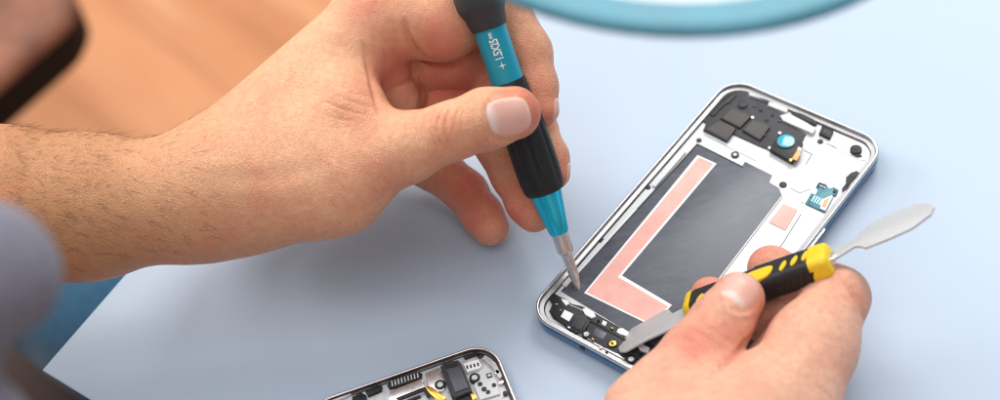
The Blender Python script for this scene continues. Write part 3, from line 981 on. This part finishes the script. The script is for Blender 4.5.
    # lower module: black speaker box, charcoal antenna board, white tabs, screws
    p.slab('lower_module', [(549, 297), (553, 292.5), (560, 296.5), (566, 299), (572, 304), (582, 306), (600, 316), (618, 326), (640, 339), (668, 352), (684, 362), (676, 374), (660, 383), (626, 364), (577, 336), (553, 318), (549, 311), (552, 305)], M_charcoal, 0, .0006, .0002, clampto=.0036)
    sp = p.slab('speaker_box', [(549, 298), (553, 293), (560, 297.5), (567, 307), (577, 308), (587, 317), (590, 323), (582, 334), (570, 330), (556, 318), (551, 312), (553, 305)], M_blkplastic, .0005, .0016, .0003)
    p.slab('speaker_window', [(564.5, 309.5), (573.5, 314), (569, 321.5), (560.5, 316.5)], M_pinkglass, .0015, .0019, .0002, parent=sp)
    p.slab('speaker_step', [(575, 317), (586, 322), (581, 331), (571, 326)], M_charcoal, .0015, .0019, .0002, parent=sp)
    p.slab('antenna_board', [(591, 321), (602, 326), (617, 333.5), (629, 341), (633, 346), (624, 356), (616, 353), (592, 341), (583, 335)], M_charcoal, .0005, .0013, .00025)
    p.slab('antenna_trim', [(589.5, 321.5), (591, 320.2), (619, 334.5), (634, 344), (633, 346.4), (617.5, 336.3)], M_blkplastic, .0006, .00155, .0001)
    p.slab('label_patch', [(596, 328), (607, 333.5), (603, 340), (592.5, 334.5)], M_slate, .0012, .00145, .0001)
    for poly in ([(582, 309), (586, 307.5), (594, 312.5), (596, 316.5), (591.5, 318), (585, 314.5)], [(603, 320), (607, 322), (605.5, 326), (601.5, 324)], [(618, 328.5), (623, 328), (629, 332), (627, 336), (620, 334), (616.5, 332)], [(561, 298), (567, 300), (570, 303), (566, 305.5), (562, 302)], [(634, 341), (641, 343), (650, 348), (648, 353), (640, 350)]):
        p.slab('white_tab', poly, M_wsticker, .0005, .0014, .0002)
    p.screw(585.5, 311, .0007, M_blkplastic)
    for px, py in ((586.3, 334), (631, 359)):
        o = p.disc('screw', px, py, .0017, M_blkplastic, .0005, .0016)
        p.disc('socket', px, py, .0010, M_greydeck, .0015, .00175, 0, o, 14)
    o = p.disc('brass_screw', 612.5, 343.5, .0021, M_blkplastic, .0012, .0017, .0002, None, 6)
    p.disc('screw_head', 612.5, 343.3, .0014, M_gold, .0016, .0021, .0002, o)
    p.disc('socket', 612.5, 343.2, .0005, M_blkplastic, .0020, .00222, 0, o, 10)
    for poly in ([(640, 352), (652, 358), (648, 364), (636, 358)], [(655, 352), (668, 358), (660, 372), (648, 365)]):
        p.slab('lower_block', poly, M_blkplastic, .0005, .0014, .0002)
    p.slab('bottom_contact', [(578, 331), (603, 345), (602, 347), (577, 333)], M_silver, .0005, .0011, .0001)
    p.slab('bottom_contact', [(606, 347), (625, 358), (624, 360), (605, 349)], M_silver, .0005, .0011, .0001)
    # seams in the white plate
    for k, pts in enumerate(([(704, 135), (727, 146.5), (756, 161)], [(759, 150), (768, 155), (790, 166)], [(790, 188), (800, 193), (810, 189)], [(808, 135), (816, 139), (812, 148)], [(826, 143), (850, 155)],
                [(788, 200), (775, 194), (768, 186)], [(801, 214), (783, 243), (760, 275)], [(838, 196), (826, 215), (812, 236)], [(804, 150), (812, 154), (806, 164)])):
        p.line('seam', pts, .00022, M_greydeck if k % 2 else M_charcoal, -.0003, .00004 + .00001 * k)
    p.line('bay_edge', [(742.5, 166.5), (697.5, 143.8), (563, 290)], .0004, M_charcoal, .0002, .00052)
    p.line('bay_edge', [(781.5, 196.5), (664, 351)], .00035, M_wsticker, .0002, .00056)
    # tiny components on the black boards
    rr = random.Random(3)
    for (x0, y0, z, mm_l) in ((751.5, 115.5, .0007, M_silver), (779, 131, .0024, M_silver), (769, 146, .0007, M_wsticker), (760, 108, .0007, M_blkplastic), (772, 113, .0007, M_blkplastic), (779, 119, .0007, M_chip), (716, 122, .0007, M_blkplastic),
                              (728, 100, .0007, M_blkplastic), (754, 104, .0007, M_chip), (766, 118, .0007, M_blkplastic), (764, 133, .0007, M_chip), (790, 158, .0024, M_gold)):
        p.slab('component', [(x0, y0), (x0 + 2.6, y0 + 1.2), (x0 + 1.4, y0 + 3.2), (x0 - 1.2, y0 + 2.0)], mm_l, z - .0002, z + .0004, .0001)
    for (x0, y0) in ((556, 303), (579, 313), (586, 321), (575, 331), (598, 319), (611, 327), (640, 346), (654, 352), (600, 347), (568, 326), (560, 309), (592, 338), (606, 351), (622, 349)):
        z = .0016 + .0002 * rr.random()
        w_, h_ = rr.uniform(1.2, 2.6), rr.uniform(1.0, 2.0)
        p.slab('component', [(x0, y0), (x0 + w_, y0 + w_ * .5), (x0 + w_ - h_ * .5, y0 + w_ * .5 + h_ * .7), (x0 - h_ * .5, y0 + h_ * .7)], rr.choice((M_silver, M_chip, M_wsticker, M_blkplastic, M_gold, M_greydeck)), .0004, z, .0001)
    p.line('board_trace', [(594, 343), (606, 349.5), (618, 356)], .0003, M_silver, .0012, .00138)
    p.line('board_trace', [(570, 305), (580, 309), (590, 316)], .0003, M_greydeck, .0005, .0008)
    p.line('board_trace', [(716, 111), (724, 104), (731, 101)], .0004, M_chip, .0006, .0010)
    # side buttons and port on the shell
    root = p.root
    bm = bmesh.new()
    bmesh.ops.create_cube(bm, size=1, matrix=Matrix.Translation((p.W / 2, .0165, .0064)) @ Matrix.Diagonal((.0012, .011, .0018, 1)))
    bmesh.ops.bevel(bm, geom=list(bm.edges), offset=.0003, segments=2, affect='EDGES')
    bm_obj('power_button', bm, M_silver, root)
    bm = bmesh.new()
    bmesh.ops.create_cube(bm, size=1, matrix=Matrix.Translation((-.010, -p.L / 2, .0052)) @ Matrix.Diagonal((.0022, .0006, .0016, 1)))
    bmesh.ops.bevel(bm, geom=list(bm.edges), offset=.0002, segments=2, affect='EDGES')
    bm_obj('charging_port', bm, M_blkline, root)


main_phone()


def second_phone():
    A = onz(492, 339, .0085); B = onz(318.5, 399.5, .0085)
    ux = (A - B)[:2]; ux /= np.linalg.norm(ux)
    uy = np.array([-ux[1], ux[0]])               # away from the viewer
    yaw = math.atan2(ux[1], ux[0])
    c = A[:2] - ux * Phone.W / 2 - uy * Phone.L / 2
    p = Phone('stripped phone board with silver rim and gold flex, cut off by the bottom edge', (c[0], c[1], 0), yaw, M_silver,
              speckled('dark_inner_ledge', (0.30, 0.30, 0.31), 0.35, 0.7, 0.2, 700, 0.1), M_greydeck, .0064, M_greydeck, .0017)
    M_copper = mat('copper_line', (0.06, 0.022, 0.01), 0.4, 0.3)
    bm = bmesh.new()
    o = lambda i: rrect(p.W - 2 * i, p.L - 2 * i, p.R - i, 12)
    shell(bm, o(.00115), o(.00155), .0076, .0082)
    bm_obj('inner_trim', bm, M_copper, p.root, sharp=40)
    p.slab('slotted_grille', [(387, 385), (392, 380), (418, 372), (422, 373.5), (421, 378), (397, 387), (389, 388.5)], M_blkplastic, 0, .0012, .0002)
    for k in range(9):
        x0 = 391 + k * 3.2; y0 = 384.3 - k * 1.05
        p.slab('grille_slot', [(x0, y0 - 3), (x0 + 1.4, y0 - 3.4), (x0 + 2.2, y0 + 1.6), (x0 + .8, y0 + 2)], M_greydeck, .0011, .0014, 0)
    p.slab('slotted_block', [(365, 391), (378, 385), (382, 386), (381, 390.5), (368, 396)], M_blkplastic, 0, .0013, .0002)
    p.slab('slotted_block', [(352, 397), (361, 392.5), (366, 395), (366, 402), (352, 406)], M_blkplastic, 0, .0013, .0002)
    p.slab('silver_plate', [(390, 391), (420, 379), (425, 386), (424, 392), (396, 404), (388, 400)], M_silver, 0, .0016, .0004)
    p.slab('silver_plate', [(425, 373), (440, 367), (446, 379), (444, 391), (430, 394)], M_silver, 0, .0010, .0003)
    cm = p.slab('camera_module', [(440, 366.5), (445, 362), (458, 360), (461, 363), (471, 388), (472, 391), (455, 397.5), (451, 395)], M_charcoal, 0, .0034, .0004)
    p.slab('module_top', [(446, 369), (460, 366.5), (468.5, 387.5), (455, 392.5)], speckled('module_cover', (0.07, 0.075, 0.10), 0.4, 0.1, 0.15, 1200, 0.1), .0033, .0038, .0002, parent=cm)
    p.slab('module_slot', [(444, 366), (457, 363), (458, 365.5), (446, 368.5)], M_blkplastic, .0033, .0036, .0001, parent=cm)
    p.slab('module_foot', [(455, 398), (472, 391.5), (477, 402), (462, 408)], M_blkplastic, 0, .0020, .0003)
    p.slab('gold_flex', [(425, 386.5), (431, 386), (440, 393), (446, 396), (444, 402), (436, 399), (428, 392)], M_gold, .0012, .0022, .0003, smooth_it=1)
    p.slab('gold_flex', [(470, 394), (474, 392), (477, 398), (473, 401)], M_gold, .0018, .0026, .0002)
    p.slab('gold_flex', [(433, 396), (440, 399), (446, 406), (438, 408)], M_gold, .0008, .0018, .0003)
    for px, py in ((440, 384.5), (474.5, 377.5)):
        o_ = p.disc('screw', px, py, .0020, M_blkplastic, 0, .0014, .0002)
        p.disc('socket', px, py, .0011, M_greydeck, .0013, .0016, 0, o_, 16)
    p.slab('white_connector', [(463, 363.5), (478, 359.5), (482, 365), (480, 368), (467, 372.5)], M_wsticker, 0, .0013, .0002)
    for k in range(4):
        x0 = 466 + k * 3.6; y0 = 365.8 - k * .9
        p.slab('connector_pin', [(x0, y0), (x0 + 1.6, y0 - .4), (x0 + 2.4, y0 + 2.6), (x0 + .8, y0 + 3)], M_blkplastic, .0012, .0015, 0)
    p.slab('metal_shield', [(478, 374), (490, 369), (496, 380), (500, 394), (480, 400), (474, 386)], M_deck, 0, .0009, .0002)
    p.slab('square_chip', [(486, 374), (491, 372.5), (492.5, 376.5), (487.5, 378)], M_blkplastic, .0008, .0013, .0001)
    p.slab('square_chip_top', [(487.3, 374.8), (490.3, 373.8), (491.2, 375.9), (488.3, 376.9)], M_deck, .0012, .0015, 0)
    p.slab('corner_bracket', [(481, 358), (487, 356), (496, 363), (503, 376), (499, 379), (492, 367)], M_greydeck, 0, .0012, .0003)
    p.slab('corner_bracket', [(463, 356), (477, 351.5), (479, 353.5), (465, 358.5)], M_blkplastic, 0, .0012, .0002)
    p.screw(480.5, 356, .0012)
    for (px, py) in ((497, 372), (501, 382), (505, 393), (494, 385), (488, 392), (421, 381), (408, 388), (480, 384), (484, 389)):
        p.disc('rivet', px, py, .0008 + .0004 * random.random(), random.choice((M_silver, M_greydeck, M_charcoal)), 0, .0012, .0001)
    p.slab('cable', [(396, 398), (424, 387), (427, 389), (430, 396), (427, 397), (424, 390.5), (399, 400.5)], M_blkplastic, .0014, .0022, .0002)
    p.slab('cable', [(404, 401), (420, 395), (421, 397), (406, 403)], M_blkplastic, .0014, .0022, .0002)
    p.slab('edge_rail', [(329, 400.5), (350, 392), (351, 394.5), (331, 403)], M_deck, 0, .0012, .0002)


second_phone()


# ------------------------------------------------------------------ table, floor and the soft things round them
def table():
    c = onz(42, 370, 0); e1 = onz(364, 0, 0) - c; e1 /= np.linalg.norm(e1)
    e2 = onz(92, 400.5, 0) - c; e2 /= np.linalg.norm(e2)
    print('table corner angle', math.degrees(math.acos(e1 @ e2)), 'e1', e1, 'e2', e2)
    root = thing('table', 'pale blue table top with a sharp corner, under both phones and the hands', 'table', (c[0], c[1], 0))
    m = mat('pale_blue_laminate', (0.465, 0.555, 0.67), 0.6, 0, 0.15)
    t = NT(m); v = t.coords()
    n = t.noise(v, 6, 3, 0.5); n2 = t.noise(v, 900, 2, 0.5)
    t.link(t.ramp(n, [(0.3, (0.46, 0.547, 0.66)), (0.7, (0.475, 0.565, 0.68))]), t.b.inputs['Base Color'])
    t.link(t.bump(n2, 0.04, 0.0001), t.b.inputs['Normal'])
    t.link(t.math('ADD', t.math('MULTIPLY', n2, 0.1), 0.55), t.b.inputs['Roughness'])
    def quad(ins):
        k = ins
        o = c + (e1 + e2) * k
        return [o, o + e2 * (1.3 - 2 * k), o + e2 * (1.3 - 2 * k) + e1 * (0.85 - 2 * k), o + e1 * (0.85 - 2 * k)]
    rings = [[tuple(p + np.array([0, 0, z])) for p in quad(i)] for i, z in ((.06, -.03), (.002, -.0012), (0, -.0006), (.0003, 0))]
    v_, f_ = loft(rings)
    mesh_obj('tabletop', np.array(v_), f_, m, root)
    ml = speckled('table_leg_metal', (0.5, 0.5, 0.52), 0.4, 0.6)
    for k1, k2 in ((.08, .10), (.77, .10), (.08, 1.2), (.77, 1.2)):
        q = c + e1 * k1 + e2 * k2
        vv, ff = lathe(np.array([q[0], q[1], -.74]), np.array([0, 0, 1.]), np.array([1., 0, 0]), np.array([0, 1., 0]), [(0, .02), (.7099, .025)], 20)
        mesh_obj('leg', np.array(vv), ff, ml, root, smooth=True, sharp=40)


table()


def floor():
    m = mat('orange_wood_floor', (0.6, 0.28, 0.13), 0.5)
    t = NT(m)
    ang = math.radians(-55)
    v = t.coords((1, .13, 1), (0, 0, ang), 'TEXTURE')
    n = t.noise(v, 1.6, 4, 0.55)
    n2 = t.noise(v, 9, 3, 0.6)
    f = t.math('ADD', t.math('MULTIPLY', n, 0.8), t.math('MULTIPLY', n2, 0.2))
    c = t.ramp(f, [(0.33, (0.50, 0.20, 0.085)), (0.47, (0.62, 0.26, 0.115)), (0.56, (0.66, 0.295, 0.14)), (0.68, (0.80, 0.45, 0.25))])  # wood tones; the palest streaks also paint diagonal light onto the boards
    br = t.new('ShaderNodeTexBrick')
    br.inputs['Scale'].default_value = 1.0; br.inputs['Brick Width'].default_value = 1.4; br.inputs['Row Height'].default_value = .12
    br.inputs['Mortar Size'].default_value = .003; br.inputs['Color1'].default_value = (1, 1, 1, 1); br.inputs['Color2'].default_value = (.86, .86, .86, 1)
    br.inputs['Mortar'].default_value = (.8, .8, .8, 1)
    t.link(t.coords((1, 1, 1), (0, 0, ang), 'TEXTURE'), br.inputs['Vector'])
    t.link(t.mix(1.0, c, br.outputs['Color'], 'MULTIPLY'), t.b.inputs['Base Color'])
    o = mesh_obj('floor', [(-8, -8, -.74), (8, -8, -.74), (8, 8, -.74), (-8, 8, -.74)], [(0, 1, 2, 3)], m)
    o['kind'] = 'structure'


floor()


def stool():
    """low brown padded stool standing on the floor beside the table, far out of focus"""
    z = -.45
    p0 = onz(-2, 92, z); p1 = onz(92, 10, z)
    e = p1 - p0; e /= np.linalg.norm(e)
    n = np.array([-e[1], e[0], 0])
    if n @ (M @ np.array([-1, 0, 0])) < 0: n = -n
    Lp, Wp = .34, .42
    cc = p1 - e * (Wp / 2 - .012) + n * Lp / 2
    root = thing('stool', 'blurred brown padded stool with a black edge, on the wood floor at top left', 'stool', (cc[0], cc[1], -.74))
    ml = speckled('brown_leather', (0.27, 0.105, 0.06), 0.65, 0, 0.35, 30, 0.2)
    def quad(ins, zz, r=.05):
        return [tuple(cc + e * x + n * y + np.array([0, 0, zz])) for x, y in rrect(Wp - 2 * ins, Lp - 2 * ins, r - ins * .5, 8)]
    v, f = loft([quad(.001, -.003), quad(0, .003), quad(.004, .011), quad(.016, .016), quad(.05, .020)])
    mesh_obj('pad', np.array(v), f, ml, root, smooth=True, sharp=60)
    v, f = loft([quad(.02, -.046), quad(.006, -.043), quad(.001, -.034), quad(.0005, -.0032)])
    mesh_obj('edge_band', np.array(v), f, mat('black_edge', (0.010, 0.008, 0.008), 0.7, 0, .2), root, smooth=True, sharp=50)
    md = mat('dark_metal', (0.03, 0.03, 0.03), 0.4, 0.6)
    for sx in (-1, 1):
        for sy in (-1, 1):
            q = cc + e * (.11 * sx - .05) + n * (.08 * sy + .06)
            v, f = lathe(np.array([q[0], q[1], -.74]), np.array([0, 0, 1.]), np.array([1., 0, 0]), np.array([0, 1., 0]), [(0, .014), (z + .74 - .0462, .014)], 16)
            mesh_obj('leg', np.array(v), f, md, root, smooth=True, sharp=40)


stool()


def shirt():
    W = vdw
    lo = np.array([at(x, y, d) for x in (-260, 75) for y in (180, 560) for d in (.26, .41)])
    D0 = Field(lo.min(0) - .01, lo.max(0) + .01, .0016)
    D = D0.empty()
    for a, b, k in ((W(2, 276, .345, 60), W(-130, 300, .33, 95), .01), (W(-130, 300, .33, 95), W(-260, 380, .315, 130), .02),
                    (W(-15, 428, .345, 48), W(-150, 420, .33, 80), .012), (W(-20, 250, .342, 40), W(-120, 260, .332, 70), .01)):
        D0.cone(D, a[0], a[1], b[0], b[1], k)
    V, Q = D0.surface(D)
    V = relax(V, Q, 3)
    N = normals_of(V, Q)
    if np.mean(np.einsum('ij,ij->i', N, V - V.mean(0))) < 0: Q = Q[:, ::-1]
    o = mesh_obj('shirt_sleeve', V, Q, fabric('grey_cotton', (0.20, 0.19, 0.235)), smooth=True)
    o['label'] = 'blurred grey fabric sleeve bulging in at the left edge, nearest the viewer'; o['category'] = 'sleeve'


shirt()


def trousers():
    W = vdw
    pts = [W(71, 277, 1.0, 90), W(141, 308, .99, 98), W(330, 422, .97, 110)]
    P = np.array([p for p, r in pts])
    knee = P[-1] + np.array([.0, -.02, -.33])
    D0 = Field(np.minimum(P.min(0), knee) - .1, np.maximum(P.max(0), knee) + .1, .005)
    D = D0.empty()
    D0.chain(D, pts, .02)
    D0.cone(D, P[-1], .07, knee, .055, .03)
    V, Q = D0.surface(D)
    V = relax(V, Q, 2)
    N = normals_of(V, Q)
    if np.mean(np.einsum('ij,ij->i', N, V - V.mean(0))) < 0: Q = Q[:, ::-1]
    o = mesh_obj('trouser_leg', V, Q, fabric('blue_denim', (0.032, 0.11, 0.19), 300), smooth=True)
    o['label'] = 'blurred blue denim trouser leg below the table corner at left'; o['category'] = 'trousers'
    # dark wooden seat under the leg
    z = P[0][2] - .085
    cc = onz(-20, 440, z)
    root = thing('chair', 'dark brown wooden chair seat below the table corner at bottom left', 'chair', (cc[0], cc[1], z))
    mw = speckled('dark_brown_wood', (0.035, 0.014, 0.008), 0.8, 0, 0.4, 30, 0.2)
    def ring(i, zz): return [(x, y, zz) for x, y in rrect(.46 - 2 * i, .44 - 2 * i, .05, 8)]
    v, f = loft([ring(.004, -.035), ring(0, -.03), ring(0, -.005), ring(.004, 0)])
    mesh_obj('seat', v, f, mw, root, world=False, smooth=True, sharp=45)
    for sx in (-1, 1):
        for sy in (-1, 1):
            v, f = lathe(np.array([.19 * sx, .18 * sy, -.74 - z]), np.array([0, 0, 1.]), np.array([1., 0, 0]), np.array([0, 1., 0]), [(0, .016), (.74 + z - .0352, .02)], 16)
            mesh_obj('leg', v, f, mw, root, world=False, smooth=True, sharp=40)


trousers()


def magnifier():
    """round blue-rimmed magnifier on an arm, close to the camera and far out of focus"""
    bot = at(688, 29.5, .385)
    R = .079
    ex = M[:, 0].copy(); fw = np.array([-ex[1], ex[0], 0.]); fw /= np.linalg.norm(fw)
    C = bot + fw * R
    root = thing('magnifier', 'blurred blue ring of a bench magnifier with a whitish lens, at the top edge', 'magnifier', tuple(C))
    m = speckled('turquoise_plastic', (0.08, 0.27, 0.355), 0.5, 0, 0.15, 40, 0.05)
    up = np.cross(ex, fw)
    def ring(r, z, n=72): return [C + ex * r * math.cos(2 * math.pi * i / n) + fw * r * math.sin(2 * math.pi * i / n) + up * z for i in range(n)]
    prof = [(R - .0082, -.0016), (R + .0015, -.0016), (R + .002, 0), (R + .0015, .0012), (R, .0018), (R - .003, .0018), (R - .0082, .0012), (R - .0082, -.0016)]
    v, f = loft([ring(r, z) for r, z in prof], False)
    mesh_obj('rim', np.array(v), f, m, root, smooth=True, sharp=50)
    g = bpy.data.materials.new('frosted_lens'); g.use_nodes = True
    nt = g.node_tree; b = nt.nodes['Principled BSDF']; b.inputs['Base Color'].default_value = (.8, .79, .79, 1); b.inputs['Roughness'].default_value = .3
    tr = nt.nodes.new('ShaderNodeBsdfTransparent'); mx = nt.nodes.new('ShaderNodeMixShader'); mx.inputs[0].default_value = .3
    nt.links.new(tr.outputs[0], mx.inputs[1]); nt.links.new(b.outputs[0], mx.inputs[2]); nt.links.new(mx.outputs[0], nt.nodes['Material Output'].inputs['Surface'])
    v, f = loft([ring(R - .0081, -.0010), ring(R - .0081, .0008), ring(R * .6, .002), ring(R * .2, .0028)])
    mesh_obj('lens', np.array(v), f, g, root, smooth=True, sharp=60)
    ms = speckled('lamp_arm_metal', (0.6, 0.6, 0.62), 0.35, 0.7)
    def bar(name, A, B, r):
        a, c, s = basis(B - A, np.array([.3, .2, .9]))
        v, f = lathe(A, a, c, s, [(0, r), (np.linalg.norm(B - A), r)], 16)
        mesh_obj(name, np.array(v), f, ms, root, smooth=True, sharp=40)
    e0 = C + fw * (R + .002); e1 = e0 + np.array([.05, .26, .10]); e2 = np.array([e1[0] + .05, e1[1] + .06, .012])
    bar('arm', e0, e1, .006); bar('post', e2, e1, .008)
    a, c, s = basis(up, ex)
    v, f = lathe(np.array([e2[0], e2[1], 0.0]), a, c, s, [(0, .055), (.008, .055), (.012, .05)], 40)
    mesh_obj('base', np.array(v), f, ms, root, smooth=True, sharp=40)


magnifier()

# ------------------------------------------------------------------ light
w = bpy.data.worlds.new('World'); SC.world = w; w.use_nodes = True
bg = w.node_tree.nodes['Background']
bg.inputs['Color'].default_value = (0.80, 0.88, 1.0, 1); bg.inputs['Strength'].default_value = 0.25


def area(name, loc, target, size, power, col=(1, 1, 1), sy=None):
    l = bpy.data.lights.new(name, 'AREA'); l.energy = power; l.color = col
    l.size = size
    if sy: l.shape = 'RECTANGLE'; l.size_y = sy
    o = bpy.data.objects.new(name, l); COL.objects.link(o)
    o.location = loc
    o.rotation_euler = (Vector(target) - Vector(loc)).to_track_quat('-Z', 'Y').to_euler()
    return o


area('softbox_back', (0.85, 1.45, 1.95), (-0.02, 0.03, 0), 1.25, 48, (1.0, 0.97, 0.93))
area('fill_left', (-0.75, 0.95, 1.5), (-0.1, 0.05, 0), 1.1, 17, (1.0, 0.98, 0.96))  # unseen fill from the left, added to lighten the shadows on the table
area('fill_front', (-0.15, -0.55, 1.55), (-0.05, 0.0, 0), 1.3, 15, (1.0, 0.98, 0.96))  # unseen fill from the viewer's side, added to lift the shadow below the hand
area('floor_fill', (-2.3, 1.9, 1.1), (-0.8, 0.8, -.74), 1.0, 48, (1.0, 0.95, 0.9))  # unseen fill, added to brighten the wood floor beside the table

SC.view_settings.view_transform = 'Standard'
SC.view_settings.look = 'None'
SC.view_settings.exposure = 0.08
SC.view_settings.gamma = 1.0
SC.cycles.use_denoising = True
SC.cycles.max_bounces = 8
SC.cycles.filter_width = 1.1
